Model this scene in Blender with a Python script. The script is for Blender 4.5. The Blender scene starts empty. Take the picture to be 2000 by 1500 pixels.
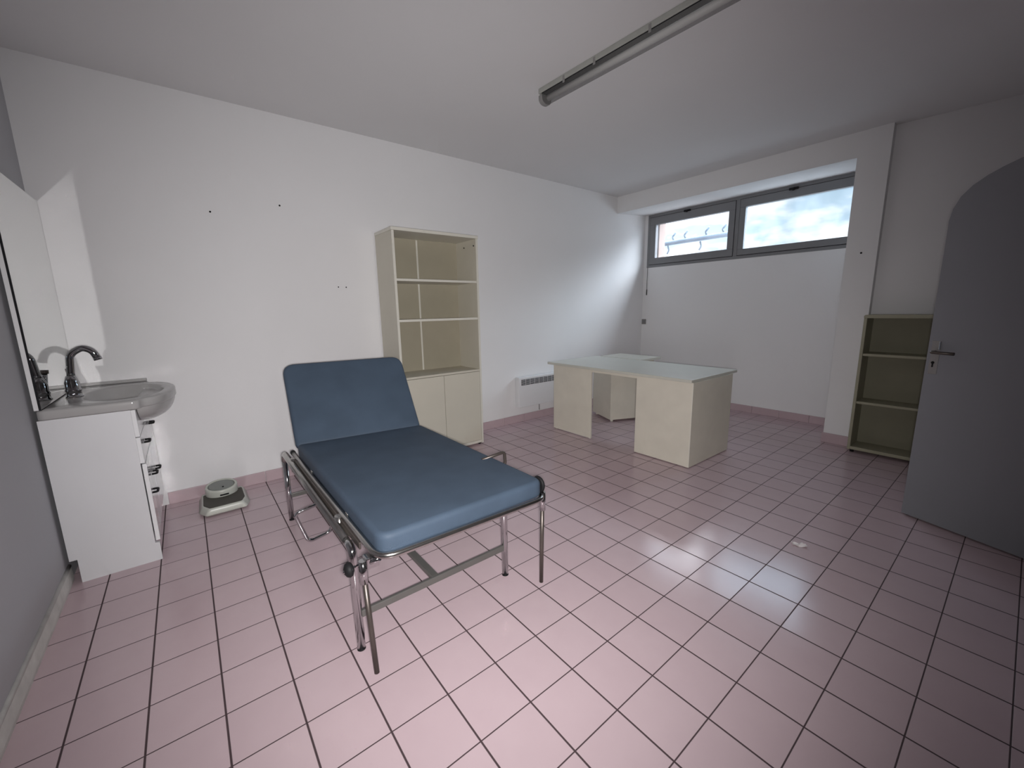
import bpy, bmesh, math, random
from mathutils import Vector, Matrix
random.seed(7)
S = bpy.context.scene
COL = S.collection
PI = math.pi

# ------------------------------------------------------------------ materials
def principled(name, col, rough=0.5, metal=0.0, spec=0.5, noise=0.0, nscale=30.0, bump=0.0, bscale=200.0, coat=0.0, sheen=0.0, rvar=0.0):
    m = bpy.data.materials.new(name); m.use_nodes = True
    nt = m.node_tree; b = nt.nodes['Principled BSDF']
    b.inputs['Base Color'].default_value = (*col, 1)
    b.inputs['Roughness'].default_value = rough
    b.inputs['Metallic'].default_value = metal
    b.inputs['Specular IOR Level'].default_value = spec
    if coat: b.inputs['Coat Weight'].default_value = coat
    if sheen:
        b.inputs['Sheen Weight'].default_value = sheen
        b.inputs['Sheen Roughness'].default_value = 0.4
    tc = nt.nodes.new('ShaderNodeTexCoord')
    if noise or rvar:
        n = nt.nodes.new('ShaderNodeTexNoise'); n.inputs['Scale'].default_value = nscale; n.inputs['Detail'].default_value = 5
        nt.links.new(tc.outputs['Object'], n.inputs['Vector'])
    if noise:
        mx = nt.nodes.new('ShaderNodeMix'); mx.data_type = 'RGBA'
        mx.inputs[6].default_value = (*[c * (1 - noise) for c in col], 1)
        mx.inputs[7].default_value = (*[min(1, c * (1 + noise)) for c in col], 1)
        nt.links.new(n.outputs['Fac'], mx.inputs[0]); nt.links.new(mx.outputs[2], b.inputs['Base Color'])
    if rvar:
        mr = nt.nodes.new('ShaderNodeMapRange'); mr.inputs['To Min'].default_value = rough - rvar; mr.inputs['To Max'].default_value = rough + rvar
        nt.links.new(n.outputs['Fac'], mr.inputs['Value']); nt.links.new(mr.outputs[0], b.inputs['Roughness'])
    if bump:
        n2 = nt.nodes.new('ShaderNodeTexNoise'); n2.inputs['Scale'].default_value = bscale; n2.inputs['Detail'].default_value = 4
        nt.links.new(tc.outputs['Object'], n2.inputs['Vector'])
        bp = nt.nodes.new('ShaderNodeBump'); bp.inputs['Strength'].default_value = bump; bp.inputs['Distance'].default_value = 0.002
        nt.links.new(n2.outputs['Fac'], bp.inputs['Height']); nt.links.new(bp.outputs[0], b.inputs['Normal'])
    return m

TILE = 0.205
def tile_material():
    m = bpy.data.materials.new('pink_floor_tiles'); m.use_nodes = True
    nt = m.node_tree; N = nt.nodes; L = nt.links; b = N['Principled BSDF']
    tc = N.new('ShaderNodeTexCoord'); sep = N.new('ShaderNodeSeparateXYZ'); L.new(tc.outputs['Object'], sep.inputs[0])
    def math_(op, a, bb=None):
        n = N.new('ShaderNodeMath'); n.operation = op
        for i, v in enumerate((a, bb)):
            if v is None: continue
            if isinstance(v, (int, float)): n.inputs[i].default_value = v
            else: L.new(v, n.inputs[i])
        return n.outputs[0]
    masks = []; ids = []
    for ax, w in (('X', 0.0030), ('Y', 0.0020)):
        d = math_('DIVIDE', sep.outputs[ax], TILE)
        fr = math_('FRACT', math_('ADD', d, 0.5))
        dist = math_('MULTIPLY', math_('ABSOLUTE', math_('SUBTRACT', fr, 0.5)), TILE)
        mr = N.new('ShaderNodeMapRange'); L.new(dist, mr.inputs['Value'])
        mr.inputs['From Min'].default_value = w * 0.75; mr.inputs['From Max'].default_value = w * 1.25
        mr.inputs['To Min'].default_value = 0.0; mr.inputs['To Max'].default_value = 1.0
        masks.append(mr.outputs[0]); ids.append(math_('FLOOR', d))
    mask = math_('MULTIPLY', masks[0], masks[1])
    cmb = N.new('ShaderNodeCombineXYZ'); L.new(ids[0], cmb.inputs[0]); L.new(ids[1], cmb.inputs[1])
    wn = N.new('ShaderNodeTexWhiteNoise'); L.new(cmb.outputs[0], wn.inputs['Vector'])
    ns = N.new('ShaderNodeTexNoise'); ns.inputs['Scale'].default_value = 9; ns.inputs['Detail'].default_value = 6; L.new(tc.outputs['Object'], ns.inputs['Vector'])
    var = math_('ADD', math_('MULTIPLY', wn.outputs['Value'], 0.3), math_('MULTIPLY', ns.outputs['Fac'], 0.7))
    tcol = N.new('ShaderNodeMix'); tcol.data_type = 'RGBA'; L.new(var, tcol.inputs[0])
    tcol.inputs[6].default_value = (0.490, 0.375, 0.402, 1); tcol.inputs[7].default_value = (0.545, 0.425, 0.450, 1)
    fin = N.new('ShaderNodeMix'); fin.data_type = 'RGBA'; L.new(mask, fin.inputs[0])
    fin.inputs[6].default_value = (0.060, 0.038, 0.042, 1); L.new(tcol.outputs[2], fin.inputs[7])
    L.new(fin.outputs[2], b.inputs['Base Color'])
    rg = N.new('ShaderNodeMapRange'); L.new(mask, rg.inputs['Value']); rg.inputs['To Min'].default_value = 0.8; rg.inputs['To Max'].default_value = 0.19
    L.new(rg.outputs[0], b.inputs['Roughness'])
    b.inputs['Specular IOR Level'].default_value = 0.42
    bp = N.new('ShaderNodeBump'); bp.inputs['Strength'].default_value = 0.6; bp.inputs['Distance'].default_value = 0.0015
    nb = N.new('ShaderNodeTexNoise'); nb.inputs['Scale'].default_value = 14; L.new(tc.outputs['Object'], nb.inputs['Vector'])
    h = math_('ADD', mask, math_('MULTIPLY', nb.outputs['Fac'], 0.35)); L.new(h, bp.inputs['Height'])
    # each tile lies very slightly out of level
    ge = N.new('ShaderNodeNewGeometry'); va = N.new('ShaderNodeVectorMath'); va.operation = 'SUBTRACT'; L.new(wn.outputs['Color'], va.inputs[0]); va.inputs[1].default_value = (0.5, 0.5, 0.5)
    vs_ = N.new('ShaderNodeVectorMath'); vs_.operation = 'MULTIPLY'; L.new(va.outputs[0], vs_.inputs[0]); vs_.inputs[1].default_value = (0.035, 0.035, 0.0)
    vb = N.new('ShaderNodeVectorMath'); vb.operation = 'ADD'; L.new(vs_.outputs[0], vb.inputs[0]); L.new(ge.outputs['Normal'], vb.inputs[1])
    vn = N.new('ShaderNodeVectorMath'); vn.operation = 'NORMALIZE'; L.new(vb.outputs[0], vn.inputs[0]); L.new(vn.outputs[0], bp.inputs['Normal'])
    L.new(bp.outputs[0], b.inputs['Normal'])
    return m

M = {}
M['tile'] = tile_material()
M['wall'] = principled('white_wall_paint', (0.72, 0.715, 0.72), 0.75, spec=0.25, noise=0.02, nscale=3, bump=0.12, bscale=260)
M['wall_left'] = principled('shade_darkened_wall_paint', (0.43, 0.43, 0.45), 0.75, spec=0.25, noise=0.02, nscale=3, bump=0.15, bscale=260)  # white wall paint darkened: the shade of grazing flash is in the colour
M['wall_far'] = principled('dimmed_unseen_wall', (0.34, 0.33, 0.32), 0.8, spec=0.2, noise=0.02, nscale=3)  # unseen walls coloured darker to cut the light they bounce
M['ceil'] = principled('white_ceiling_paint', (0.70, 0.695, 0.70), 0.85, spec=0.2, noise=0.02, nscale=2, bump=0.1, bscale=200)
M['plinth'] = principled('pink_plinth_tile', (0.44, 0.335, 0.358), 0.4, noise=0.06, nscale=12)
M['bead'] = principled('old_white_skirting_paint', (0.64, 0.64, 0.61), 0.6, noise=0.25, nscale=16, bump=0.6, bscale=45)
M['door'] = principled('blue_grey_door_paint', (0.235, 0.24, 0.262), 0.55, spec=0.3, noise=0.03, nscale=4, bump=0.05)
M['frame'] = principled('grey_window_frame', (0.19, 0.19, 0.198), 0.45, noise=0.05, nscale=10)
M['seal'] = principled('black_rubber_seal', (0.02, 0.02, 0.022), 0.9, spec=0.05)
M['cream'] = principled('cream_melamine', (0.545, 0.515, 0.435), 0.45, spec=0.35, noise=0.04, nscale=6)
M['cream_edge'] = principled('cream_edge_band', (0.64, 0.62, 0.55), 0.4, spec=0.35, noise=0.03, nscale=8)
M['beige'] = principled('beige_back_panel', (0.345, 0.315, 0.24), 0.6, spec=0.25, noise=0.05, nscale=8)
M['deskc'] = principled('worn_cream_laminate', (0.60, 0.565, 0.485), 0.45, spec=0.35, noise=0.09, nscale=7, rvar=0.08)
M['desktop'] = principled('grey_cream_desk_top', (0.50, 0.495, 0.44), 0.28, spec=0.5, noise=0.05, nscale=7)
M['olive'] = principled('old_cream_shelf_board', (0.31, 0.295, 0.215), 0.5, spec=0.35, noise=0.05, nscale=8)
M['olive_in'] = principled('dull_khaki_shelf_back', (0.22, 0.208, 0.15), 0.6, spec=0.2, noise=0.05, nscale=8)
M['lacquer'] = principled('white_gloss_lacquer', (0.70, 0.70, 0.71), 0.10, spec=0.6, noise=0.01)
M['lacquer_side'] = principled('white_melamine_side', (0.60, 0.60, 0.615), 0.4, spec=0.35, noise=0.02, nscale=5)
M['stone'] = principled('grey_white_cast_basin', (0.36, 0.352, 0.348), 0.18, spec=0.4, noise=0.05, nscale=9)
M['chrome'] = principled('chrome', (0.56, 0.56, 0.57), 0.09, metal=1, noise=0.04, nscale=20)
M['tapchrome'] = principled('darkened_tap_chrome', (0.34, 0.34, 0.35), 0.04, metal=1)  # reflection of a dark room put into the chrome colour
M['steel'] = principled('dull_chrome_tube', (0.50, 0.49, 0.47), 0.22, metal=1, noise=0.10, nscale=25)
M['dark_steel'] = principled('tarnished_steel_tube', (0.115, 0.098, 0.088), 0.4, metal=0.7, noise=0.2, nscale=20)
M['bar'] = principled('grey_steel_bar', (0.125, 0.12, 0.113), 0.42, metal=0.3, noise=0.12, nscale=18)
M['black'] = principled('black_plastic', (0.010, 0.010, 0.011), 0.6, spec=0.2)
M['fabric'] = principled('blue_leatherette', (0.055, 0.079, 0.114), 0.60, spec=0.22, noise=0.22, nscale=7, bump=0.22, bscale=380)
M['scale_white'] = principled('aged_white_enamel', (0.50, 0.51, 0.46), 0.35, noise=0.04, nscale=15)
M['rubber'] = principled('ribbed_dark_rubber', (0.060, 0.055, 0.045), 0.7, bump=0.5, bscale=300)
M['dialglass'] = principled('grey_dial_window', (0.16, 0.175, 0.16), 0.12, coat=0.3)
M['white_metal'] = principled('white_enamel_metal', (0.66, 0.66, 0.67), 0.4, noise=0.02)
M['dark'] = principled('dark_recess', (0.025, 0.025, 0.024), 0.7)
M['lamp_body'] = principled('dusty_white_lamp_metal', (0.33, 0.335, 0.31), 0.5, noise=0.08, nscale=14)
M['tube'] = principled('unlit_fluorescent_tube', (0.85, 0.85, 0.83), 0.4)
M['paper'] = principled('white_paper', (0.66, 0.62, 0.62), 0.8)
M['grey_plastic'] = principled('grey_plastic', (0.22, 0.215, 0.21), 0.5)
M['plate'] = principled('brushed_door_plate', (0.27, 0.26, 0.255), 0.45, metal=0.3, noise=0.1, nscale=40)
M['peach'] = principled('peach_render', (0.26, 0.185, 0.155), 0.9)
M['bluegrey'] = principled('pale_blue_grey_metal', (0.13, 0.17, 0.22), 0.7, spec=0.1)
M['mirror'] = principled('mirror_silver', (0.80, 0.81, 0.80), 0.0, metal=1)

def glass_mat(name, tint, veil):
    m = bpy.data.materials.new(name); m.use_nodes = True
    nt = m.node_tree; N = nt.nodes; L = nt.links
    N.remove(N['Principled BSDF']); out = N['Material Output']
    tr = N.new('ShaderNodeBsdfTransparent'); tr.inputs[0].default_value = (*tint, 1)
    tl = N.new('ShaderNodeBsdfTranslucent'); tl.inputs[0].default_value = (0.9, 0.93, 0.97, 1)
    gl = N.new('ShaderNodeBsdfGlossy'); gl.inputs['Roughness'].default_value = 0.05
    tc = N.new('ShaderNodeTexCoord'); ns = N.new('ShaderNodeTexNoise'); ns.inputs['Scale'].default_value = 5; ns.inputs['Detail'].default_value = 3
    L.new(tc.outputs['Object'], ns.inputs['Vector'])
    mr = N.new('ShaderNodeMapRange'); L.new(ns.outputs['Fac'], mr.inputs['Value'])
    mr.inputs['From Min'].default_value = 0.35; mr.inputs['From Max'].default_value = 0.65
    mr.inputs['To Min'].default_value = veil * 0.5; mr.inputs['To Max'].default_value = veil * 1.5
    mx = N.new('ShaderNodeMixShader'); L.new(mr.outputs[0], mx.inputs[0]); L.new(tr.outputs[0], mx.inputs[1]); L.new(tl.outputs[0], mx.inputs[2])
    mx2 = N.new('ShaderNodeMixShader'); mx2.inputs[0].default_value = 0.05; L.new(mx.outputs[0], mx2.inputs[1]); L.new(gl.outputs[0], mx2.inputs[2])
    L.new(mx2.outputs[0], out.inputs[0])
    return m
M['glass'] = glass_mat('dusty_window_glass', (0.97, 0.98, 1.0), 0.02)
M['frosted'] = glass_mat('milky_window_glass', (0.93, 0.97, 1.0), 0.04)

def diffuser_mat():
    m = bpy.data.materials.new('clear_ribbed_diffuser'); m.use_nodes = True
    nt = m.node_tree; N = nt.nodes; L = nt.links; b = N['Principled BSDF']; out = N['Material Output']
    b.inputs['Base Color'].default_value = (0.42, 0.42, 0.41, 1); b.inputs['Roughness'].default_value = 0.5; b.inputs['Specular IOR Level'].default_value = 0.2
    tr = N.new('ShaderNodeBsdfTransparent'); tr.inputs[0].default_value = (0.8, 0.8, 0.8, 1)
    mx = N.new('ShaderNodeMixShader'); mx.inputs[0].default_value = 0.25
    L.new(tr.outputs[0], mx.inputs[1]); L.new(b.outputs[0], mx.inputs[2]); L.new(mx.outputs[0], out.inputs[0])
    return m
M['diffuser'] = diffuser_mat()

# ------------------------------------------------------------------ mesh helpers
def new(): return bmesh.new()
def box(bm, x0, x1, y0, y1, z0, z1, bev=0.0, seg=2, rot=None):
    t = bmesh.new()
    bmesh.ops.create_cube(t, size=1.0)
    for v in t.verts:
        v.co = Vector(((x0 + x1) / 2 + v.co.x * (x1 - x0), (y0 + y1) / 2 + v.co.y * (y1 - y0), (z0 + z1) / 2 + v.co.z * (z1 - z0)))
    if bev: bmesh.ops.bevel(t, geom=t.edges[:], offset=bev, segments=seg, affect='EDGES', profile=0.5)
    if rot is not None: bmesh.ops.transform(t, matrix=rot, verts=t.verts)
    merge(bm, t); return bm
def merge(bm, t):
    me = bpy.data.meshes.new('tmp'); t.to_mesh(me); t.free(); bm.from_mesh(me); bpy.data.meshes.remove(me)
def about(x, y, deg, z=0.0, axis='Z'):
    c = Vector((x, y, z)); return Matrix.Translation(c) @ Matrix.Rotation(math.radians(deg), 4, axis) @ Matrix.Translation(-c)
def prism(bm, poly, axis, a, b, bev=0.0):
    """extrude a 2D polygon along an axis ('X','Y','Z') from a to b; poly is given in the two other coordinates"""
    t = bmesh.new()
    def P(u, v, w): return {'X': (w, u, v), 'Y': (u, w, v), 'Z': (u, v, w)}[axis]
    A = [t.verts.new(P(u, v, a)) for u, v in poly]; B = [t.verts.new(P(u, v, b)) for u, v in poly]
    n = len(poly)
    t.faces.new(A); t.faces.new(B[::-1])
    for i in range(n): t.faces.new((A[i], B[i], B[(i + 1) % n], A[(i + 1) % n]))
    bmesh.ops.recalc_face_normals(t, faces=t.faces[:])
    if bev: bmesh.ops.bevel(t, geom=t.edges[:], offset=bev, segments=2, affect='EDGES', profile=0.5)
    merge(bm, t); return bm
def fillet(pts, rad, n=6):
    pts = [Vector(p) for p in pts]; out = [pts[0]]
    for i in range(1, len(pts) - 1):
        p, a, b = pts[i], pts[i - 1], pts[i + 1]
        u = (a - p); v = (b - p); r = min(rad, u.length * 0.48, v.length * 0.48)
        p0 = p + u.normalized() * r; p1 = p + v.normalized() * r
        for k in range(n + 1):
            s = k / n; out.append((1 - s) ** 2 * p0 + 2 * s * (1 - s) * p + s * s * p1)
    out.append(pts[-1]); return out
def tube(bm, pts, r, fil=0.0, seg=14, closed=False, radii=None):
    pts = fillet(pts, fil) if fil else [Vector(p) for p in pts]
    n = len(pts); rings = []; up = None
    for i in range(n):
        if closed: d = pts[(i + 1) % n] - pts[i - 1]
        else: d = pts[min(i + 1, n - 1)] - pts[max(i - 1, 0)]
        d.normalize()
        if up is None: up = Vector((0, 0, 1)) if abs(d.z) < 0.9 else Vector((1, 0, 0))
        up = (up - d * up.dot(d)).normalized(); s = d.cross(up)
        rr = radii[i] if radii else r
        rings.append([bm.verts.new(pts[i] + rr * (math.cos(2 * PI * k / seg) * up + math.sin(2 * PI * k / seg) * s)) for k in range(seg)])
    m = n if closed else n - 1
    for i in range(m):
        a, b = rings[i], rings[(i + 1) % n]
        for k in range(seg):
            f = bm.faces.new((a[k], a[(k + 1) % seg], b[(k + 1) % seg], b[k])); f.smooth = True
    if not closed:
        bm.faces.new(rings[0][::-1]); bm.faces.new(rings[-1])
    return bm
def lathe(bm, prof, cx, cy, seg=32, mat=None):
    """profile [(r,z)...] turned about the vertical through cx,cy"""
    t = bmesh.new(); rings = []
    for r, z in prof:
        rings.append([t.verts.new((cx + r * math.cos(2 * PI * k / seg), cy + r * math.sin(2 * PI * k / seg), z)) for k in range(seg)])
    for a, b in zip(rings, rings[1:]):
        for k in range(seg):
            f = t.faces.new((a[k], a[(k + 1) % seg], b[(k + 1) % seg], b[k])); f.smooth = True
    t.faces.new(rings[0][::-1]); t.faces.new(rings[-1])
    bmesh.ops.recalc_face_normals(t, faces=t.faces[:])
    if mat is not None: bmesh.ops.transform(t, matrix=mat, verts=t.verts)
    merge(bm, t); return bm
def rounded_poly(corners, r, n=7):
    out = []; m = len(corners)
    if not isinstance(r, (list, tuple)): r = [r] * m
    for i in range(m):
        p = Vector(corners[i]); a = Vector(corners[i - 1]); b = Vector(corners[(i + 1) % m])
        u = (a - p).normalized(); v = (b - p).normalized(); p0 = p + u * r[i]; p1 = p + v * r[i]
        for k in range(n + 1):
            s = k / n; out.append((1 - s) ** 2 * p0 + 2 * s * (1 - s) * p + s * s * p1)
    return out
def inset(poly, d):
    out = []; n = len(poly)
    c = sum((Vector(p) for p in poly), Vector((0, 0))) / n
    for i in range(n):
        t = (poly[(i + 1) % n] - poly[i - 1]).normalized(); nn = Vector((-t.y, t.x))
        if nn.dot(c - poly[i]) < 0: nn = -nn
        out.append(poly[i] + nn * d)
    return out
def pad(bm, corners, r, z0, z1, e=0.02, crown=0.006, mat=None):
    """upholstered slab: rounded outline, rounded edges and a soft crown"""
    t = bmesh.new(); P = rounded_poly(corners, r); n = len(P)
    c = sum(P, Vector((0, 0))) / n; rings = []
    def ring(poly, z): rings.append([t.verts.new((p.x, p.y, z)) for p in poly])
    for k in range(5):
        a = PI / 2 * k / 4; ring(inset(P, e * (1 - math.sin(a))) if k < 4 else P, z0 + e * (1 - math.cos(a)))
    for k in range(6):
        a = PI / 2 * k / 5; ring(inset(P, e * (1 - math.cos(a))) if k else P, z1 - e + e * math.sin(a))
    Q = inset(P, e)
    for s in (0.9, 0.75, 0.5, 0.25, 0.06):
        ring([c + (q - c) * s for q in Q], z1 + crown * (1 - s ** 2))
    for a, b in zip(rings, rings[1:]):
        for k in range(n):
            f = t.faces.new((a[k], a[(k + 1) % n], b[(k + 1) % n], b[k])); f.smooth = True
    t.faces.new(rings[0][::-1]); f = t.faces.new(rings[-1]); f.smooth = True
    bmesh.ops.recalc_face_normals(t, faces=t.faces[:])
    if mat is not None: bmesh.ops.transform(t, matrix=mat, verts=t.verts)
    merge(bm, t); return bm

# ------------------------------------------------------------------ object helpers
def root_loc(o):
    while o.parent: o = o.parent
    return o.location.copy()
def obj(name, bm, mat, parent=None, label=None):
    me = bpy.data.meshes.new(name); bm.to_mesh(me); bm.free()
    me.materials.append(M[mat]); o = bpy.data.objects.new(name, me); COL.objects.link(o)
    if parent is not None:
        o.parent = parent
        if parent.parent is None:
            o.matrix_parent_inverse = Matrix.Translation(-parent.location)
    if label: o['label'] = label
    return o
def thing(name, label, cat, loc, group=None):
    o = bpy.data.objects.new(name, None); COL.objects.link(o); o.location = loc
    o.empty_display_size = 0.1; o['label'] = label; o['category'] = cat
    if group: o['group'] = group
    return o
def solo(name, label, cat, bm, mat, group=None):
    """a thing that is one mesh; its origin is moved to its base"""
    vs = [v.co for v in bm.verts]
    c = Vector(((min(v.x for v in vs) + max(v.x for v in vs)) / 2, (min(v.y for v in vs) + max(v.y for v in vs)) / 2, min(v.z for v in vs)))
    bmesh.ops.translate(bm, vec=-c, verts=bm.verts)
    o = obj(name, bm, mat); o.location = c; o['label'] = label; o['category'] = cat
    if group: o['group'] = group
    return o
def struct(name, bm, mat, parent=None):
    o = obj(name, bm, mat, parent)
    if parent is None: o['kind'] = 'structure'
    return o

# ------------------------------------------------------------------ the room
ZC = 2.763; YB = 2.143; XW = 4.827; XP = 4.175; XL = -1.172; YF = -1.90
struct('floor', box(new(), -1.4, 5.2, -3.2, 2.3, -0.1, 0.0), 'tile')
struct('ceiling', box(new(), -1.4, 5.2, -3.2, 2.3, ZC, ZC + 0.1), 'ceil')
struct('wall_back', box(new(), XL - 0.12, XW + 0.12, YB, YB + 0.12, 0, ZC), 'wall')
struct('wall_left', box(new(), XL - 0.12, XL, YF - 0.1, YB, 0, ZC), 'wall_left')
# window wall at the back of the niche, in one mesh around the opening
WY0, WY1, WZ0, WZ1 = -0.36, 2.092, 1.876, 2.598
bm = new()
box(bm, XW, XW + 0.12, -0.50, YB, 0, WZ0); box(bm, XW, XW + 0.12, -0.50, YB, WZ1, ZC)
box(bm, XW, XW + 0.12, WY1, YB, WZ0, WZ1); box(bm, XW, XW + 0.12, -0.50, WY0, WZ0, WZ1)
struct('wall_right', bm, 'wall')
struct('wall_beam', prism(new(), [(XP, 2.556), (XW, 2.60), (XW, ZC), (XP, ZC)], 'Y', -0.385, YB), 'wall')
struct('wall_pillar', box(new(), XP, XW, -0.605, -0.385, 0, ZC), 'wall')
struct('wall_side', prism(new(), [(4.253, -0.605), (4.40, YF - 0.1), (4.55, YF - 0.1), (4.55, -0.605)], 'Z', 0, ZC), 'wall')
# wall behind the photographer, with the doorway of the arched door, and a closed passage beyond it
bm = new()
box(bm, XL, 1.82, YF - 0.1, YF, 0, ZC); box(bm, 2.60, 4.40, YF - 0.1, YF, 0, ZC)
arch = [(1.82, 1.72)]
for k in range(0, 25):
    a = PI - PI * k / 24; arch.append((2.21 + 0.39 * math.cos(a), 1.75 + 0.285 * math.sin(a)))
arch += [(2.60, 1.72), (2.60, ZC), (1.82, ZC)]
prism(bm, arch, 'Y', YF - 0.1, YF)
struct('wall_front', bm, 'wall_far')
bm = new(); box(bm, 1.3, 1.4, -3.1, YF - 0.1, 0, ZC); box(bm, 3.2, 3.3, -3.1, YF - 0.1, 0, ZC); box(bm, 1.3, 3.3, -3.2, -3.1, 0, ZC)
struct('wall_passage', bm, 'wall_far')

# skirtings: pink tiles with thin joints
def skirting(name, x0, x1, y0, y1, h, along):
    bm = new(); a0, a1 = (x0, x1) if along == 'x' else (y0, y1); L = 0.30; s = a0
    while s < a1 - 0.01:
        e = min(s + L - 0.0025, a1)
        if along == 'x': box(bm, s, e, y0, y1, 0, h, 0.003)
        else: box(bm, x0, x1, s, e, 0, h, 0.003)
        s += L
    return struct(name, bm, 'plinth')
skirting('baseboard_back', -0.80, XW, YB - 0.012, YB, 0.088, 'x')
skirting('baseboard_right', XW - 0.012, XW, -0.385, YB - 0.012, 0.088, 'y')
skirting('baseboard_pillar', XP - 0.014, XP, -0.617, -0.374, 0.094, 'y')
bm = new()   # rounded, many times painted skirting at the foot of the left wall
tube(bm, [(XL + 0.001, YF, 0.083), (XL + 0.001, 1.36, 0.083)], 0.0105, seg=16)
prism(bm, [(XL, 0), (XL + 0.009, 0), (XL + 0.012, 0.02), (XL + 0.009, 0.075), (XL, 0.085)], 'Y', YF, 1.36)
struct('baseboard_left', bm, 'bead')

# ------------------------------------------------------------------ window (two casements, grey frame)
win = bpy.data.objects.new('window_1', None); COL.objects.link(win); win.location = (XW, 0.9, WZ0); win['kind'] = 'structure'
def frame_ring(bm, x0, x1, y0, y1, z0, z1, w, bev=0.003):
    box(bm, x0, x1, y0, y1, z1 - w, z1, bev); box(bm, x0, x1, y0, y1, z0, z0 + w, bev)
    box(bm, x0, x1, y0, y0 + w, z0 + w, z1 - w, bev); box(bm, x0, x1, y1 - w, y1, z0 + w, z1 - w, bev)
FX0, FX1 = XW - 0.004, XW + 0.06
bm = new(); frame_ring(bm, FX0, FX1, WY0, WY1, WZ0, WZ1, 0.036); box(bm, FX0, FX1, 0.842, 0.888, WZ0 + 0.036, WZ1 - 0.036, 0.003)
obj('window_frame', bm, 'frame', win)
for y0, y1, py0, py1, pz0, pz1, gm in ((0.893, 2.051, 0.964, 1.962, 2.005, 2.455, 'glass'), (-0.322, 0.837, -0.262, 0.772, 1.988, 2.467, 'frosted')):
    bm = new(); z0, z1 = WZ0 + 0.041, WZ1 - 0.041
    x0, x1 = XW - 0.012, XW + 0.045
    box(bm, x0, x1, y0, y1, pz1, z1, 0.003); box(bm, x0, x1, y0, y1, z0, pz0, 0.003)
    box(bm, x0, x1, y0, py0, pz0, pz1, 0.003); box(bm, x0, x1, py1, y1, pz0, pz1, 0.003)
    sash = obj('window_sash', bm, 'frame', win)
    sash_pane = obj('glass_pane', box(new(), XW + 0.016, XW + 0.020, py0, py1, pz0, pz1), gm, sash)
    sash_pane.matrix_parent_inverse = Matrix.Identity(4)
    sash_pane.location = (0, 0, 0); sash_pane.matrix_parent_inverse = sash.matrix_world.inverted() if False else Matrix.Identity(4)
    bm = new(); ym = (y0 + y1) / 2 + 0.03
    box(bm, XW - 0.030, XW - 0.012, ym - 0.045, ym + 0.045, z1 - 0.012, z1 + 0.012, 0.004); box(bm, XW - 0.045, XW - 0.026, ym - 0.012, ym + 0.012, z1 - 0.022, z1 + 0.006, 0.004)
    obj('window_catch', bm, 'black', sash)
bm = new(); frame_ring(bm, XW - 0.002, XW + 0.03, WY0 + 0.036, 0.842, WZ0 + 0.036, WZ1 - 0.036, 0.006, 0); frame_ring(bm, XW - 0.002, XW + 0.03, 0.888, WY1 - 0.036, WZ0 + 0.036, WZ1 - 0.036, 0.006, 0)
obj('rubber_seal', bm, 'seal', win)
# outside: deep peach reveal of the opening and a spiked rail in front of it
bm = new(); box(bm, XW + 0.12, XW + 0.27, 1.985, 2.3, 1.4, 3.0); box(bm, XW + 0.12, XW + 0.27, -0.9, 2.3, 1.4, 1.80)
struct('wall_outside', bm, 'peach')
bm = new(); tube(bm, [(5.45, 1.20, 2.285), (5.45, 3.4, 2.275)], 0.036, seg=10)
r0 = solo('spiked_rail', 'hazy pale blue spiked rail outside behind the left window pane', 'railing', bm, 'bluegrey')
for k in range(8):
    y = 1.32 + k * 0.26 + random.uniform(-0.06, 0.06); b2 = new()
    tube(b2, [(5.45, y, 2.30), (5.45, y + 0.03, 2.365), (5.45, y - 0.02, 2.42)], 0.014, 0.02, seg=6)
    sp = obj('spike', b2, 'bluegrey', r0); sp.matrix_parent_inverse = Matrix.Translation(-r0.location)
    if k % 2 == 0: continue
    b2 = new(); tube(b2, [(5.45, y + 0.1, 2.24), (5.45, y + 0.08, 2.17), (5.45, y + 0.11, 2.12)], 0.012, 0.02, seg=6)
    sp = obj('spike', b2, 'bluegrey', r0); sp.matrix_parent_inverse = Matrix.Translation(-r0.location)

# ------------------------------------------------------------------ arched door, standing open
DO = Vector((2.855, -1.151, 0.0)); dd = Vector((-0.341, -0.940, 0)).normalized(); dn = Vector((-dd.y, dd.x, 0))   # dn points away from the room side seen
if dn.x < 0: dn = -dn
DM = Matrix(((dd.x, dn.x, 0, DO.x), (dd.y, dn.y, 0, DO.y), (0, 0, 1, 0), (0, 0, 0, 1)))   # local x along leaf from free edge, y away from camera
W = 0.76; prof = [(0, 0.011), (0, 1.72)]
cur = [(-0.001, 1.764), (0.009, 1.826), (0.034, 1.884), (0.075, 1.930), (0.128, 1.966), (0.180, 1.991), (0.240, 2.013), (0.31, 2.026)]
prof += cur + [(0.38, 2.03)] + [(W - u, v) for u, v in cur[::-1]] + [(W, 1.72), (W, 0.011)]
def dpr(bm, poly, a, b, bev=0.0):
    t = new(); prism(t, poly, 'Y', a, b, bev); bmesh.ops.transform(t, matrix=DM, verts=t.verts); merge(bm, t); return bm
door = struct('door_1', dpr(new(), prof, 0.0, 0.04), 'door')
def rect(u0, u1, v0, v1): return [(u0, v0), (u1, v0), (u1, v1), (u0, v1)]
pl = obj('lock_plate', dpr(new(), rect(0.016, 0.056, 0.905, 1.098), -0.003, 0.0, 0.001), 'plate', door)
bm = new()
t = new(); tube(t, [(0.036, -0.002, 1.035), (0.036, -0.045, 1.035), (0.14, -0.048, 1.033)], 0.0085, 0.012, seg=12); bmesh.ops.transform(t, matrix=DM, verts=t.verts); merge(bm, t)
obj('door_handle', bm, 'dark_steel', door)
bm = new(); dpr(bm, rect(0.053, 0.057, 1.048, 1.096), -0.012, -0.003, 0.001); obj('bright_strip', bm, 'chrome', door)
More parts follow.
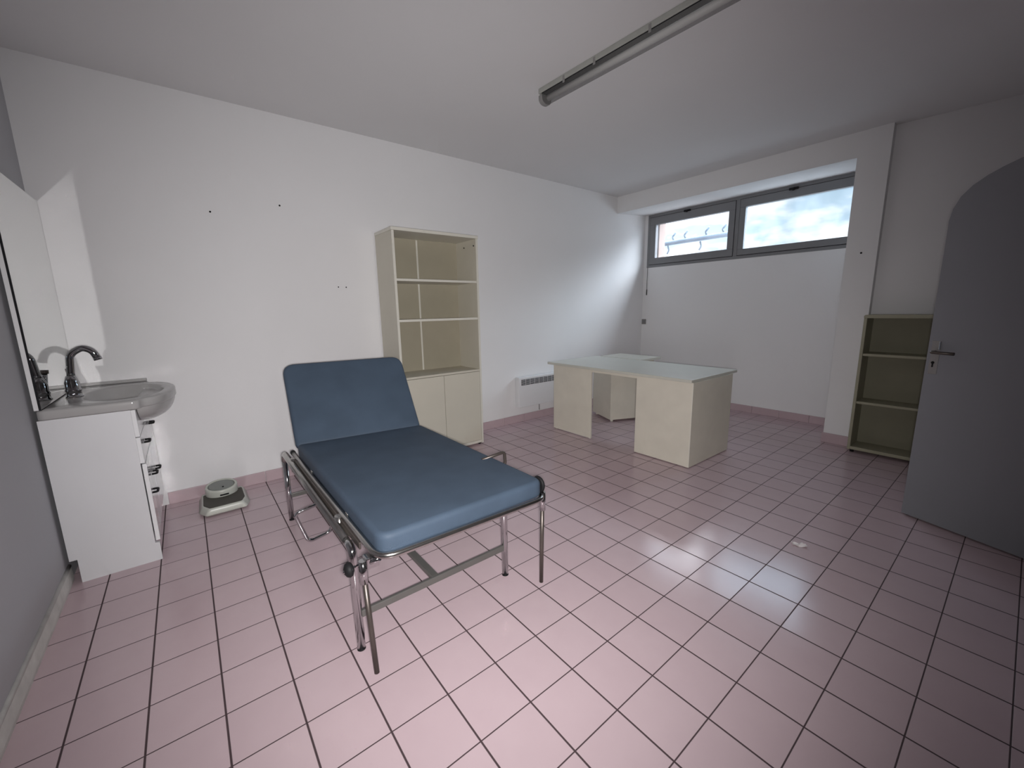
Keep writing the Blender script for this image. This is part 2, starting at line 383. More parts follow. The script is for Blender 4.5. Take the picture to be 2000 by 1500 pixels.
bm = new(); dpr(bm, [(0.033 + 0.008 * math.cos(k * PI / 6), 0.972 + 0.008 * math.sin(k * PI / 6)) for k in range(12)], -0.0045, -0.0032); dpr(bm, rect(0.0295, 0.0365, 0.945, 0.968), -0.0045, -0.0032)
obj('keyhole', bm, 'black', door)

# ------------------------------------------------------------------ tall bookcase
bx0, bx1, by0, by1, bz = 0.827, 1.651, 1.764, 2.122, 1.990
t = thing('bookcase', 'tall cream bookcase with open shelves above two cupboard doors', 'bookcase', ((bx0 + bx1) / 2, 1.94, 0))
for x0, x1 in ((bx0, bx0 + 0.02), (bx1 - 0.02, bx1)):
    sd = obj('side_panel', box(new(), x0, x1, by0, by1, 0.012, bz - 0.026, 0.002), 'cream', t)
    obj('edge_band', box(new(), x0, x1, by0 - 0.0015, by0 + 0.0005, 0.014, bz - 0.028), 'cream_edge', sd)
obj('top_panel', box(new(), bx0 - 0.004, bx1 + 0.004, by0 - 0.006, by1, bz - 0.026, bz, 0.003), 'cream_edge', t)
obj('back_panel', box(new(), bx0 + 0.02, bx1 - 0.02, by1 - 0.012, by1 - 0.006, 0.05, bz - 0.026), 'beige', t, 'beige back board of the open shelves')
obj('joint_strip', box(new(), 1.200, 1.216, by1 - 0.016, by1 - 0.0125, 0.76, bz - 0.03, 0.001), 'cream_edge', t)
for z in (1.588, 1.252):
    obj('shelf', box(new(), bx0 + 0.02, bx1 - 0.02, by0 + 0.004, by1 - 0.012, z - 0.020, z, 0.002), 'cream_edge', t)
obj('middle_board', box(new(), bx0 + 0.02, bx1 - 0.02, by0 + 0.002, by1 - 0.012, 0.738, 0.757, 0.002), 'cream', t)
xm = (bx0 + bx1) / 2
for x0, x1 in ((bx0 + 0.0225, xm - 0.002), (xm + 0.002, bx1 - 0.0225)):
    obj('door', box(new(), x0, x1, by0 - 0.001, by0 + 0.017, 0.048, 0.735, 0.002), 'cream', t)
obj('bottom_board', box(new(), bx0 + 0.02, bx1 - 0.02, by0 + 0.002, by1 - 0.012, 0.018, 0.045, 0.002), 'cream_edge', t)
for x in (bx0 + 0.03, bx1 - 0.03):
    for y in (by0 + 0.03, by1 - 0.04):
        obj('foot', lathe(new(), [(0.014, 0), (0.014, 0.020)], x, y, 12), 'black', t)
for y in (by0 + 0.035, by0 + 0.20):
    bm = new(); lathe(bm, [(0.007, 0), (0.007, 0.004)], 0, 0, 10, Matrix.Translation((bx1 - 0.0235, y, 1.905)) @ Matrix.Rotation(PI / 2, 4, 'Y')); obj('shelf_pin_hole', bm, 'black', t)

# ------------------------------------------------------------------ low bookcase half behind the door
lx0, lx1, ly0, ly1, lz = 4.0, 4.238, -1.415, -0.612, 1.222
t = thing('low_bookcase', 'low dull cream bookcase with three open compartments beside the open door', 'bookcase', (4.12, -1.01, 0))
for y0, y1 in ((ly1 - 0.022, ly1), (ly0, ly0 + 0.022)):
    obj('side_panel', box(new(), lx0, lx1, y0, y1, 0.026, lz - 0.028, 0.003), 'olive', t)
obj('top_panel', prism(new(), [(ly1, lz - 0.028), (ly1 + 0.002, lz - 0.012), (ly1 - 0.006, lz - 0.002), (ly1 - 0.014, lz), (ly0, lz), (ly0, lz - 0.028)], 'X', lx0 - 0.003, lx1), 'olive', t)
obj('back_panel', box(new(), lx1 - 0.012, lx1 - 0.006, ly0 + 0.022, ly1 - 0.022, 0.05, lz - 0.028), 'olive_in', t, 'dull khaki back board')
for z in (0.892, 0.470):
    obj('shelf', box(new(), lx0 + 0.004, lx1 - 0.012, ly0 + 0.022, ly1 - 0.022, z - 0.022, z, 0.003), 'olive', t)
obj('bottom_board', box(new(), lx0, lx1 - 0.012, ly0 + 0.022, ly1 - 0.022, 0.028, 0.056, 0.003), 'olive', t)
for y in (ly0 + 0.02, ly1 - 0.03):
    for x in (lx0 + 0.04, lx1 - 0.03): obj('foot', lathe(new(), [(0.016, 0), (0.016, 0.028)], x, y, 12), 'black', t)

# ------------------------------------------------------------------ desk and its side table
dx0, dx1, dy0, dy1 = 2.549, 3.240, 0.098, 1.683
t = thing('desk', 'large cream laminate desk with two wide leg panels and an open knee space', 'desk', (2.9, 0.9, 0))
obj('tabletop', box(new(), 2.526, 3.335, 0.103, 1.758, 0.719, 0.745, 0.004), 'desktop', t, 'greyish desk top with a worn front edge')
obj('leg_panel', box(new(), dx0, dx0 + 0.019, 1.148, dy1, 0.008, 0.719, 0.002), 'deskc', t)
ped = obj('pedestal', box(new(), dx0, dx1, dy0, 0.625, 0.008, 0.719, 0.002), 'deskc', t)
obj('corner_edge', box(new(), dx0 - 0.001, dx0 + 0.003, dy0 - 0.001, dy0 + 0.004, 0.012, 0.712), 'cream_edge', ped)
obj('apron', box(new(), dx0 + 0.01, dx0 + 0.028, 0.625, 1.148, 0.692, 0.719, 0.001), 'deskc', t)
for x, y in ((dx0 + 0.02, 1.17), (dx0 + 0.02, dy1 - 0.03), (dx0 + 0.03, dy0 + 0.03), (dx1 - 0.04, dy0 + 0.03), (dx0 + 0.03, 0.59)):
    bm = new(); lathe(bm, [(0.012, 0), (0.012, 0.010)], x, y, 12); obj('foot', bm, 'cream_edge', t)
R = about(3.20, 1.41, -23)
t = thing('side_table', 'cream drawer pedestal with a small top standing behind the desk near the corner', 'side table', (3.5, 1.55, 0))
obj('pedestal', box(new(), 3.20, 3.62, 1.41, 1.86, 0.026, 0.712, 0.003, rot=R), 'deskc', t)
obj('tabletop', box(new(), 3.352, 3.745, 1.13, 1.70, 0.722, 0.747, 0.003), 'desktop', t)
obj('leg', box(new(), 3.66, 3.68, 1.18, 1.30, 0.0, 0.722, 0.002), 'deskc', t)
for x, y in ((3.24, 1.45), (3.58, 1.45), (3.24, 1.82), (3.58, 1.82)):
    bm = new(); lathe(bm, [(0.017, 0), (0.017, 0.028)], x, y, 12, R); obj('foot', bm, 'cream_edge', t)

# ------------------------------------------------------------------ electric heater
t = thing('wall_heater', 'white electric wall heater with dark grille on the back wall beside the desk', 'heater', (2.74, YB, 0.19))
obj('casing', box(new(), 2.366, 3.12, 2.062, YB - 0.008, 0.190, 0.545, 0.006), 'white_metal', t)
bm = new(); box(bm, 2.400, 3.09, 2.0605, 2.0632, 0.452, 0.520)
g = obj('grille', bm, 'dark', t, 'dark grille opening')
bm = new()
for k in range(5): box(bm, 2.400, 3.09, 2.0585, 2.0605, 0.4615 + k * 0.0125, 0.4645 + k * 0.0125)
for k in range(9): box(bm, 2.462 + k * 0.07, 2.4645 + k * 0.07, 2.058, 2.0605, 0.452, 0.520)
obj('slats', bm, 'white_metal', g)
obj('cable', tube(new(), [(2.74, YB - 0.010, 0.20), (2.74, YB - 0.010, 0.10)], 0.006, seg=8), 'grey_plastic', t)

# ------------------------------------------------------------------ washbasin cabinet, basin, tap, mirror
vy0, vy1 = 1.309, 2.130
t = thing('vanity_cabinet', 'white washbasin cabinet with glossy drawer fronts in the left corner', 'cabinet', (-0.98, 1.72, 0))
obj('side_panel', prism(new(), [(-1.127, 0.0), (-0.814, 0.0), (-0.814, 0.100), (-0.832, 0.104), (-0.832, 0.847), (-1.155, 0.847), (-1.155, 0.126), (-1.127, 0.126)], 'Y', vy0, vy0 + 0.018), 'lacquer_side', t)
obj('carcass', box(new(), -1.150, -0.834, vy0 + 0.0185, vy1, 0.128, 0.60), 'lacquer_side', t)
obj('plinth', box(new(), -0.865, -0.850, vy0 + 0.02, vy1, 0.0, 0.126), 'lacquer_side', t)
def front(kind, y0, y1, z0, z1, hy, hz, rot=None):
    f = obj(kind, box(new(), -0.832, -0.814, y0, y1, z0, z1, 0.002, rot=rot), 'lacquer', t)
    if hy is not None:
        bm = new(); tube(bm, [(-0.813, hy - 0.03, hz), (-0.790, hy - 0.03, hz), (-0.790, hy + 0.03, hz), (-0.813, hy + 0.03, hz)], 0.006, 0.012, seg=10)
        h = obj('handle', bm, 'black', f)
    return f
front('drawer', vy0, 1.695, 0.702, 0.846, None, 0)
front('drawer', vy0, 1.695, 0.558, 0.698, 1.47, 0.640)
front('door', vy0 - 0.004, 1.50, 0.117, 0.553, 1.42, 0.362, about(-0.82, 1.50, 1.6))
front('door', 1.503, 1.695, 0.117, 0.553, 1.56, 0.425)
front('drawer', 1.698, vy1, 0.558, 0.846, 1.90, 0.655)
front('door', 1.698, vy1, 0.117, 0.553, 1.80, 0.385)

cx, cy = -0.875, 1.70
def out_r(a):
    dx, dy = math.cos(a), math.sin(a); r = 9
    if dx > 1e-6: r = min(r, (-0.792 - cx) / dx)
    if dx < -1e-6: r = min(r, (-1.149 - cx) / dx)
    if dy > 1e-6: r = min(r, (2.128 - cy) / dy)
    if dy < -1e-6: r = min(r, (vy0 - 0.004 - cy) / dy)
    ex, ey, rx, ry = -0.800, 1.70, 0.150, 0.345
    A = (dx / rx) ** 2 + (dy / ry) ** 2; B = 2 * ((cx - ex) * dx / rx ** 2 + (cy - ey) * dy / ry ** 2); Cc = ((cx - ex) / rx) ** 2 + ((cy - ey) / ry) ** 2 - 1
    return max(r, (-B + math.sqrt(B * B - 4 * A * Cc)) / (2 * A))
N_ = 144; bm = new(); rings = []
angs = [2 * PI * k / N_ for k in range(N_)]
def oring(f, z): rings.append([bm.verts.new((cx + f(a) * math.cos(a), cy + f(a) * math.sin(a), z)) for a in angs])
def rec(a, s):
    rx, ry = 0.172, 0.285; return s / math.sqrt((math.cos(a) / rx) ** 2 + (math.sin(a) / ry) ** 2)
oring(lambda a: min(out_r(a) - 0.03, 0.9), 0.8485); oring(lambda a: out_r(a) - 0.004, 0.8485); oring(out_r, 0.854); oring(out_r, 0.886); oring(lambda a: out_r(a) - 0.002, 0.892); oring(lambda a: out_r(a) - 0.008, 0.895)
oring(lambda a: min(out_r(a) - 0.012, rec(a, 1.04)), 0.895); oring(lambda a: min(out_r(a) - 0.016, rec(a, 1.0)), 0.892)
for s, z in ((0.97, 0.884), (0.9, 0.855), (0.75, 0.822), (0.5, 0.800), (0.25, 0.792), (0.12, 0.790)): oring(lambda a: min(out_r(a) - 0.018, rec(a, s)), z)
for a, b in zip(rings, rings[1:]):
    for k in range(N_):
        f = bm.faces.new((a[k], a[(k + 1) % N_], b[(k + 1) % N_], b[k])); f.smooth = True
bm.faces.new(rings[-1]); bmesh.ops.recalc_face_normals(bm, faces=bm.faces[:])
t = thing('washbasin', 'grey white washbasin top with rounded bowl bulging over the white cabinet', 'washbasin', (-0.95, 1.72, 0.8485))
obj('basin_top', bm, 'stone', t)
bm = new(); rings = []
for i in range(11):                                                # underside of the bulging bowl
    p = PI / 2 * i / 10; z = 0.868 - 0.135 * math.sin(p); c_ = max(math.cos(p), 0.02) ** 0.8
    rings.append([bm.verts.new((max(-0.812, -0.800 + 0.146 * c_ * math.cos(a)), 1.70 + 0.338 * c_ * math.sin(a), z)) for a in angs])
for a, b in zip(rings, rings[1:]):
    for k in range(N_):
        f = bm.faces.new((a[k], a[(k + 1) % N_], b[(k + 1) % N_], b[k])); f.smooth = True
bm.faces.new(rings[0][::-1]); bm.faces.new(rings[-1]); bmesh.ops.recalc_face_normals(bm, faces=bm.faces[:])
obj('bowl', bm, 'stone', t)
bm = new(); box(bm, -1.126, -0.80, 2.116, 2.142, 0.8955, 0.914, 0.004); obj('splash_lip', bm, 'stone', t)
obj('drain', lathe(new(), [(0.022, 0.790), (0.024, 0.7925), (0.018, 0.794), (0.006, 0.793)], cx, cy, 20), 'chrome', t)

t = thing('mixer_tap', 'chrome mixer tap with swan neck spout on the washbasin', 'tap', (-1.075, 1.68, 0.895))
body = obj('body', lathe(new(), [(0.036, 0.895), (0.036, 0.900), (0.031, 0.904), (0.030, 0.925), (0.033, 0.928), (0.033, 0.936), (0.030, 0.940), (0.030, 0.975), (0.024, 0.995), (0.019, 1.012)], -1.075, 1.68, 28), 'tapchrome', t)
pts = fillet([(-1.075, 1.68, 0.995), (-1.068, 1.68, 1.06), (-1.062, 1.68, 1.128), (-1.010, 1.68, 1.160), (-0.972, 1.68, 1.140), (-0.957, 1.68, 1.094)], 0.045, 8)
sp = obj('spout', tube(new(), pts, 0.0170, seg=18), 'tapchrome', t)
obj('nozzle', tube(new(), [(-0.9595, 1.68, 1.102), (-0.9555, 1.68, 1.088)], 0.0185, seg=18), 'tapchrome', sp)
lv = obj('lever', tube(new(), [(-1.075, 1.70, 0.955), (-1.077, 1.735, 0.955), (-1.080, 1.752, 0.970), (-1.086, 1.760, 1.035)], 0.012, 0.02, seg=14, radii=None), 'tapchrome', t)
obj('lever_cap', tube(new(), [(-1.086, 1.7595, 1.025), (-1.0875, 1.761, 1.045)], 0.016, seg=14), 'dark_steel', lv)

t = thing('wall_mirror', 'tall mirror panel on a white board above the washbasin', 'mirror', (-1.15, 1.77, 0.896))
obj('backing_board', box(new(), -1.156, -1.1395, 1.311, 2.140, 0.8965, 1.985, 0.001), 'white_metal', t)
obj('batten', box(new(), XL + 0.0005, -1.1562, 1.50, 2.10, 1.00, 1.90), 'white_metal', t)
obj('mirror_glass', box(new(), -1.139, -1.1335, 1.3145, 2.138, 0.8985, 1.983), 'mirror', t)
bm = new(); box(bm, -1.1398, -1.1325, 1.3095, 1.314, 0.8965, 1.985); box(bm, -1.1398, -1.133, 1.314, 2.138, 0.8958, 0.8983)
obj('black_edge', bm, 'seal', t)

# ------------------------------------------------------------------ bathroom scale
t = thing('bathroom_scale', 'old white bathroom scale with round dial and dark rubber mat by the back wall', 'scale', (-0.49, 1.86, 0))
def frustum(bm, corners0, corners1, z0, z1, r, e=0.01):
    A = rounded_poly(corners0, r); B = rounded_poly(corners1, r); n = len(A); rr = []
    for P, z in ((inset(A, 0.008), z0), (A, z0 + 0.010), (B, z1 - 0.008), (inset(B, 0.006), z1 - 0.001), (inset(B, 0.014), z1)):
        rr.append([bm.verts.new((p.x, p.y, z)) for p in P])
    for a, b in zip(rr, rr[1:]):
        for k in range(n):
            f = bm.faces.new((a[k], a[(k + 1) % n], b[(k + 1) % n], b[k])); f.smooth = True
    bm.faces.new(rr[0][::-1]); bm.faces.new(rr[-1]); bmesh.ops.recalc_face_normals(bm, faces=bm.faces[:]); return bm
base0 = [(-0.605, 1.700), (-0.372, 1.703), (-0.348, 1.775), (-0.350, 2.03), (-0.632, 2.03), (-0.640, 1.775)]
base1 = [(-0.585, 1.708), (-0.392, 1.711), (-0.366, 1.785), (-0.366, 2.02), (-0.615, 2.02), (-0.620, 1.785)]
obj('base', frustum(new(), base0, base1, 0.010, 0.058, 0.016), 'scale_white', t)
mat2 = [(-0.578, 1.718), (-0.399, 1.721), (-0.375, 1.790), (-0.375, 1.985), (-0.606, 1.985), (-0.611, 1.790)]
obj('rubber_mat', pad(new(), mat2, 0.012, 0.050, 0.061, e=0.003, crown=0.001), 'rubber', t)
for x, y in ((-0.58, 1.75), (-0.40, 1.75), (-0.58, 1.99), (-0.40, 1.99)): obj('foot', lathe(new(), [(0.014, 0), (0.014, 0.012)], x, y, 12), 'black', t)
T = about(-0.495, 1.968, 8, 0.06, 'X')
dial = obj('dial_housing', lathe(new(), [(0.094, 0.050), (0.096, 0.056), (0.096, 0.110), (0.093, 0.121), (0.087, 0.124), (0.081, 0.121), (0.080, 0.117)], -0.495, 1.968, 40, T), 'scale_white', t)
obj('dial_window', lathe(new(), [(0.0805, 0.1175), (0.07, 0.119), (0.03, 0.1202), (0.002, 0.1204)], -0.495, 1.968, 36, T), 'dialglass', dial)
bm = new(); box(bm, -0.512, -0.460, 1.8695, 1.876, 0.084, 0.095, 0.002, rot=T); obj('slot', bm, 'black', dial)
bm = new(); lathe(bm, [(0.006, 0.119), (0.006, 0.123), (0.003, 0.124)], -0.487, 1.935, 10, T); obj('needle_hub', bm, 'black', dial)

# ------------------------------------------------------------------ examination bed
t = thing('examination_bed', 'examination bed with blue padding, raised backrest and chrome tube frame', 'bed', (0.2, 0.55, 0))
HR, HL = 0.985, 1.085           # hinge line, right and left
mt = obj('mattress', pad(new(), [(-0.128, -0.213), (0.634, -0.225), (0.626, HR + 0.02), (-0.126, HL + 0.02)], [0.062, 0.055, 0.03, 0.03], 0.474, 0.558, e=0.022, crown=0.007), 'fabric', t)
AB = math.radians(50); hz = 0.535
yaw = math.atan2(HR - HL, 0.74)
BM = Matrix.Translation((0.250, (HR + HL) / 2 + 0.02, hz)) @ Matrix.Rotation(yaw, 4, 'Z') @ Matrix.Rotation(AB, 4, 'X')
bl = 0.595
obj('backrest', pad(new(), [(-0.385, 0.0), (0.375, 0.0), (0.372, bl), (-0.402, bl)], [0.032, 0.032, 0.08, 0.08], -0.045, 0.016, e=0.022, crown=0.005, mat=BM), 'fabric', t)
fr = obj('bed_frame', tube(new(), [(-0.136, HL + 0.10, 0.482), (-0.136, -0.222, 0.482), (0.644, -0.234, 0.472), (0.638, HR + 0.18, 0.482)], 0.0125, 0.075, seg=14), 'steel', t, 'chrome tube frame around the padding')
obj('end_cap', tube(new(), [(-0.136, HL + 0.095, 0.482), (-0.136, HL + 0.125, 0.482)], 0.0145, seg=14), 'black', fr)
for y in (0.15, 0.75): obj('cross_slat', box(new(), -0.13, 0.632, y, y + 0.03, 0.484, 0.498, 0.002), 'steel', fr)
FX = 0.556                       # the two side trestles: leg, bend, rail, bend, leg
for nm, x in (('side_rail', -0.168), ('side_rail', FX)):
    sr = obj(nm, tube(new(), [(x, 1.27, 0.452), (x, 1.322, 0.452), (x, 1.322, 0.40)] and fillet([(x, 0.05, 0.441), (x, 1.322, 0.456), (x, 1.322, 0.30)], 0.055)[:-1], 0.018, seg=16), 'steel', t)
for x in (-0.168, FX):
    for y, zt in ((-0.016, 0.43), (1.322, 0.40)):
        pth = [(x, y, 0.004), (x, y, zt)] if y > 0 else fillet([(x, y, 0.004), (x, y, 0.437), (x, 0.06, 0.437)], 0.04)
        lg = obj('leg', tube(new(), pth, 0.016, seg=16), 'chrome', t)
        obj('leg_cap', lathe(new(), [(0.0155, 0.0), (0.0168, 0.001), (0.0168, 0.005), (0.0160, 0.006)], x, y, 16), 'black', lg)
bm = new(); box(bm, -0.168, FX, -0.026, -0.012, 0.140, 0.170, 0.003); obj('stretcher', bm, 'bar', t)
bm = new(); box(bm, -0.168, FX, 1.315, 1.329, 0.150, 0.178, 0.003); obj('stretcher', bm, 'bar', t)
bm = new(); box(bm, 0.155, 0.188, -0.012, 1.315, 0.148, 0.168, 0.003); obj('long_stretcher', bm, 'bar', t)
# stirrup rods hanging from clamps at the foot end
for x, y, x1, y1, zt in ((-0.172, -0.150, -0.170, -0.195, 0.43), (0.640, -0.205, 0.630, -0.205, 0.46)):
    rod = obj('stirrup_rod', tube(new(), [(x, y, zt - 0.02), (x1, y1, 0.030)], 0.0095, seg=12), 'dark_steel', t, 'dark hanging rod at the foot end')
    obj('socket', tube(new(), [(x, y, zt - 0.06), (x, y, zt + 0.028)], 0.0145, seg=14), 'chrome', rod)
bm = new(); box(bm, -0.166, -0.120, -0.170, -0.128, 0.425, 0.468, 0.004); tube(bm, [(-0.16, -0.150, 0.44), (-0.125, -0.19, 0.468)], 0.010, seg=10)
obj('clamp', bm, 'chrome', t)
bm = new(); tube(bm, [(-0.166, -0.115, 0.425), (-0.235, -0.125, 0.425)], 0.005, seg=8); ps = obj('knob_stem', bm, 'chrome', t)
obj('clamp_knob', lathe(new(), [(0.012, 0), (0.024, 0.006), (0.027, 0.016), (0.022, 0.026), (0.010, 0.032)], 0, 0, 10, Matrix.Translation((-0.198, -0.122, 0.425)) @ Matrix.Rotation(-PI / 2, 4, 'Y')), 'black', t, 'black clamp knob')
obj('clamp_knob', lathe(new(), [(0.030, 0), (0.038, 0.002), (0.040, 0.010), (0.037, 0.014), (0.010, 0.015)], 0, 0, 24, Matrix.Translation((0.636, -0.175, 0.516)) @ Matrix.Rotation(PI / 2, 4, 'Y')), 'black', t, 'black clamp knob')
for x in (-0.150, 0.640):
    obj('side_strip', box(new(), x - 0.004, x + 0.004, -0.06, 1.10, 0.448, 0.476, 0.002), 'dark_steel', t)
# brackets under the rails
for x in (-0.150,):
    for y in (1.10, 0.20):
        bm = new(); tube(bm, [(x, y, 0.398), (x, y, 0.48)], 0.019, seg=14); obj('bracket', bm, 'steel', t)
# chrome loops
bm = new(); tube(bm, fillet([(-0.218, 0.90, 0.190), (-0.200, 0.90, 0.226), (-0.030, 0.90, 0.254), (-0.016, 0.90, 0.160), (-0.034, 0.90, 0.055), (-0.155, 0.90, 0.034), (-0.218, 0.90, 0.190)], 0.03)[1:-1], 0.0100, seg=12, closed=True)
tube(bm, [(-0.040, 0.90, 0.235), (-0.085, 0.92, 0.335), (-0.135, 0.95, 0.440)], 0.0085, 0.03, seg=12)
obj('side_loop', bm, 'chrome', t)
bm = new(); tube(bm, [(0.56, 0.17, 0.556), (0.708, 0.17, 0.566), (0.712, 0.17, 0.49), (0.64, 0.17, 0.478)], 0.0085, 0.02, seg=12)
obj('side_loop', bm, 'dark_steel', t)

# ------------------------------------------------------------------ ceiling light
t = thing('ceiling_light', 'long unlit fluorescent ceiling light with clear ribbed cover', 'ceiling light', (1.53, 0.1, ZC))
R = about(1.522, 0.735, 1.7)
ly0_, ly1_ = -0.92, 0.737
obj('housing', box(new(), 1.482, 1.578, ly0_, ly1_, ZC - 0.034, ZC - 0.001, 0.006, rot=R), 'lamp_body', t)
bm = new(); pr = [(1.487, ZC - 0.039)]
for k in range(0, 13):
    a = PI + PI * k / 12; pr.append((1.53 + 0.042 * math.cos(a), ZC - 0.062 + 0.030 * math.sin(a)))
pr.append((1.573, ZC - 0.039)); prism(bm, pr, 'Y', ly0_ + 0.03, ly1_ - 0.03)
bmesh.ops.delete(bm, geom=[f for f in bm.faces if all(v.co.z > ZC - 0.0395 for v in f.verts)], context='FACES_ONLY')
for f in bm.faces: f.smooth = len(f.verts) == 4
bmesh.ops.transform(bm, matrix=R, verts=bm.verts); obj('diffuser', bm, 'diffuser', t)
bm = new(); tube(bm, [(1.53, ly0_ + 0.05, ZC - 0.060), (1.53, ly1_ - 0.05, ZC - 0.060)], 0.019, seg=16); bmesh.ops.transform(bm, matrix=R, verts=bm.verts); obj('light_tube', bm, 'tube', t)
bm = new(); box(bm, 1.4865, 1.5735, ly0_ + 0.03, ly1_ - 0.03, ZC - 0.0385, ZC - 0.0335, rot=R); obj('dark_gap_strip', bm, 'seal', t)  # dark strip added to stand in for the shaded gap above the cover
for y in (ly0_, ly1_ - 0.032):
    bm = new(); q = [(u + (0.003 if u > 1.53 else -0.003), v - 0.003) for u, v in pr]; prism(bm, q, 'Y', y, y + 0.032, 0.004); bmesh.ops.transform(bm, matrix=R, verts=bm.verts); obj('end_cap', bm, 'grey_plastic', t)
for y in (0.50, 0.26, -0.10, -0.5):
    bm = new(); box(bm, 1.480, 1.486, y, y + 0.016, ZC - 0.050, ZC - 0.010, 0.002); bmesh.ops.transform(bm, matrix=R, verts=bm.verts); obj('clip', bm, 'grey_plastic', t)

# ------------------------------------------------------------------ small things
t = thing('window_cord', 'thin black cord hanging from the lower left window corner', 'cord', (XW - 0.012, 2.068, 1.48))
obj('cord', tube(new(), [(XW - 0.012, 2.068, 1.880), (XW - 0.012, 2.070, 1.60), (XW - 0.012, 2.069, 1.56)], 0.003, seg=8), 'black', t)
obj('toggle', tube(new(), [(XW - 0.012, 2.069, 1.57), (XW - 0.012, 2.071, 1.49)], 0.0065, seg=10), 'black', t)
t = thing('wall_socket', 'small grey socket plate low on the window wall near the corner', 'socket', (XW, 2.10, 1.07))
obj('plate', box(new(), XW - 0.012, XW - 0.0005, 2.066, 2.134, 1.068, 1.142, 0.004), 'grey_plastic', t)
obj('insert', lathe(new(), [(0.020, 0), (0.020, 0.003), (0.016, 0.003)], 0, 0, 20, Matrix.Translation((XW - 0.0125, 2.100, 1.105)) @ Matrix.Rotation(-PI / 2, 4, 'Y')), 'frame', t)
def screw(p, axis, r, label):
    bm = new(); lathe(bm, [(r, 0.0), (r, 0.003), (r * 0.6, 0.006)], 0, 0, 10, Matrix.Translation(p) @ Matrix.Rotation(PI / 2, 4, axis))
    solo('wall_screw', label, 'screw', bm, 'black', 'screws left in the walls')
screw((-0.319, YB, 2.026), 'X', 0.0065, 'dark screw in the back wall, high above the bathroom scale')
screw((0.119, YB, 2.124), 'X', 0.0065, 'dark screw in the back wall, highest one left of the bookcase')
screw((0.493, YB, 1.531), 'X', 0.005, 'left one of two small close screws beside the tall bookcase')
screw((0.556, YB, 1.530), 'X', 0.005, 'right one of two small close screws beside the tall bookcase')
bm = new(); lathe(bm, [(0.008, 0.0), (0.008, 0.003), (0.005, 0.006)], 0, 0, 10, Matrix.Translation((XP, -0.497, 1.754)) @ Matrix.Rotation(-PI / 2, 4, 'Y'))
solo('wall_screw', 'dark screw in the white pillar right of the window', 'screw', bm, 'black', 'screws left in the walls')
bm = new(); g = [[None] * 6 for _ in range(5)]
for i in range(5):
    for j in range(6):
        u, v = i / 4 - 0.5, j / 5 - 0.5
        g[i][j] = bm.verts.new((1.968 + 0.030 * u + 0.036 * v, -0.866 + 0.022 * u - 0.058 * v, 0.006 + random.uniform(-0.003, 0.010) + 0.008 * abs(v)))
for i in range(4):
    for j in range(5):
        if (i, j) in ((0, 0), (3, 4), (3, 1)): continue
        bm.faces.new((g[i][j], g[i + 1][j], g[i + 1][j + 1], g[i][j + 1]))
for v in [v for v in bm.verts if not v.link_faces]: bm.verts.remove(v)
r_ = bmesh.ops.extrude_face_region(bm, geom=bm.faces[:]); bmesh.ops.translate(bm, vec=(0, 0, 0.0015), verts=[v for v in r_['geom'] if isinstance(v, bmesh.types.BMVert)])
zmin = min(v.co.z for v in bm.verts); bmesh.ops.translate(bm, vec=(0, 0, 0.0005 - zmin), verts=bm.verts)
solo('paper_scrap', 'crumpled white scrap of paper on the pink floor tiles', 'paper', bm, 'paper')

# ------------------------------------------------------------------ light
C = Vector((-0.56323, -1.51646, 1.32316)); r = Vector((0.782648, -0.622211, -0.017763)); u = Vector((0.125568, 0.129867, 0.983548)); fw = Vector((0.609668, 0.772002, -0.179770))
FLASH_POS = C + r * 0.015 - u * 0.02 + fw * 0.0
FLASH_DIR = (fw - 0.11 * r - 0.02 * u).normalized()
ld = bpy.data.lights.new('phone_flash', 'SPOT'); ld.shadow_soft_size = 0.03; ld.energy = 285.0; ld.color = (1.0, 0.975, 0.97)
ld.spot_size = math.radians(124); ld.spot_blend = 1.0
lo = bpy.data.objects.new('phone_flash', ld); COL.objects.link(lo); lo.location = FLASH_POS
lo.rotation_euler = FLASH_DIR.to_track_quat('-Z', 'Y').to_euler()

w = bpy.data.worlds.new('overcast_sky'); S.world = w; w.use_nodes = True
nt = w.node_tree; bg = nt.nodes['Background']; tc = nt.nodes.new('ShaderNodeTexCoord')
mp = nt.nodes.new('ShaderNodeMapping'); mp.inputs['Scale'].default_value = (6, 6, 16)
ns = nt.nodes.new('ShaderNodeTexNoise'); ns.inputs['Scale'].default_value = 1.6; ns.inputs['Detail'].default_value = 4
nt.links.new(tc.outputs['Generated'], mp.inputs[0]); nt.links.new(mp.outputs[0], ns.inputs['Vector'])
cr = nt.nodes.new('ShaderNodeValToRGB'); nt.links.new(ns.outputs['Fac'], cr.inputs[0])
cr.color_ramp.elements[0].position = 0.42; cr.color_ramp.elements[0].color = (0.50, 0.66, 0.78, 1)
cr.color_ramp.elements[1].position = 0.57; cr.color_ramp.elements[1].color = (1.0, 1.02, 1.05, 1)
sx = nt.nodes.new('ShaderNodeSeparateXYZ'); nt.links.new(tc.outputs['Generated'], sx.inputs[0])
hz_ = nt.nodes.new('ShaderNodeMapRange'); nt.links.new(sx.outputs['Z'], hz_.inputs['Value'])   # overcast sky: brighter towards the zenith, dark below the horizon
hz_.inputs['From Min'].default_value = 0.20; hz_.inputs['From Max'].default_value = 0.50; hz_.inputs['To Min'].default_value = 1.02; hz_.inputs['To Max'].default_value = 10.0
az = nt.nodes.new('ShaderNodeMapRange'); nt.links.new(sx.outputs['Y'], az.inputs['Value'])              # brighter to the left of the window
az.inputs['From Min'].default_value = 0.32; az.inputs['From Max'].default_value = 0.46; az.inputs['To Min'].default_value = 1.0; az.inputs['To Max'].default_value = 1.8
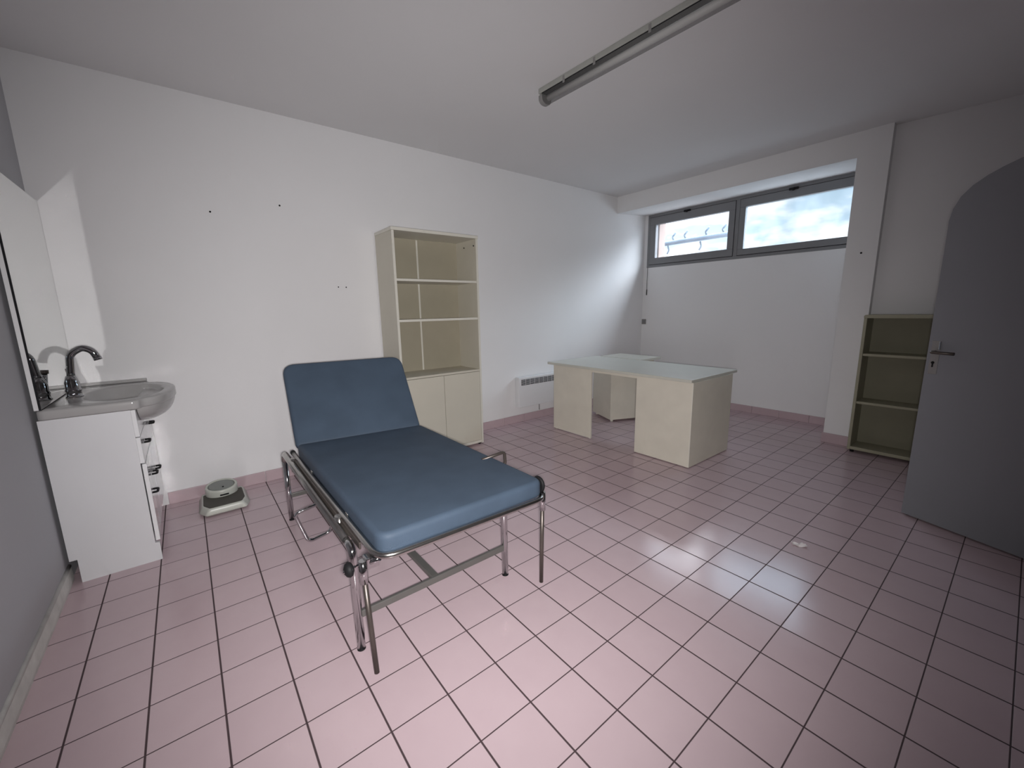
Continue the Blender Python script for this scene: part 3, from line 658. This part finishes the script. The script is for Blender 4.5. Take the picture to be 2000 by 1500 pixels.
mu = nt.nodes.new('ShaderNodeMath'); mu.operation = 'MULTIPLY'; nt.links.new(hz_.outputs[0], mu.inputs[0]); nt.links.new(az.outputs[0], mu.inputs[1])
a2 = nt.nodes.new('ShaderNodeMapRange'); nt.links.new(sx.outputs['Y'], a2.inputs['Value'])              # made much brighter far right, out of view, to strengthen the wall glow
a2.inputs['From Min'].default_value = -0.15; a2.inputs['From Max'].default_value = 0.12; a2.inputs['To Min'].default_value = 3.2; a2.inputs['To Max'].default_value = 1.0
m2 = nt.nodes.new('ShaderNodeMath'); m2.operation = 'MULTIPLY'; nt.links.new(mu.outputs[0], m2.inputs[0]); nt.links.new(a2.outputs[0], m2.inputs[1])
nt.links.new(cr.outputs[0], bg.inputs[0]); nt.links.new(m2.outputs[0], bg.inputs[1])
pt = bpy.data.lights.new('window_portal', 'AREA'); pt.shape = 'RECTANGLE'; pt.size = 2.5; pt.size_y = 0.75; pt.cycles.is_portal = True
po = bpy.data.objects.new('window_portal', pt); COL.objects.link(po); po.location = (XW + 0.11, 0.87, 2.237); po.rotation_euler = Vector((-1, 0, 0)).to_track_quat('-Z', 'Y').to_euler()
# the portal's long side lies along Y
po.rotation_euler = Matrix(((0, 0, 1), (1, 0, 0), (0, 1, 0))).to_euler()

# ------------------------------------------------------------------ camera and view
cd = bpy.data.cameras.new('camera'); cam = bpy.data.objects.new('camera', cd); COL.objects.link(cam)
cam.matrix_world = Matrix(((r.x, u.x, -fw.x, C.x), (r.y, u.y, -fw.y, C.y), (r.z, u.z, -fw.z, C.z), (0, 0, 0, 1)))
cd.sensor_fit = 'HORIZONTAL'; cd.sensor_width = 36; cd.lens = 14.4043; cd.clip_start = 0.02
S.camera = cam
vs = S.view_settings; vs.view_transform = 'Standard'; vs.look = 'None'; vs.exposure = 0.0; vs.gamma = 1.0; vs.use_curve_mapping = False
S.cycles.max_bounces = 8; S.cycles.diffuse_bounces = 5; S.cycles.caustics_reflective = True
# guided paths find the flash light that the mirror throws back onto the wall
S.cycles.use_guiding = True; S.cycles.blur_glossy = 0.0; S.cycles.sample_clamp_indirect = 0.0
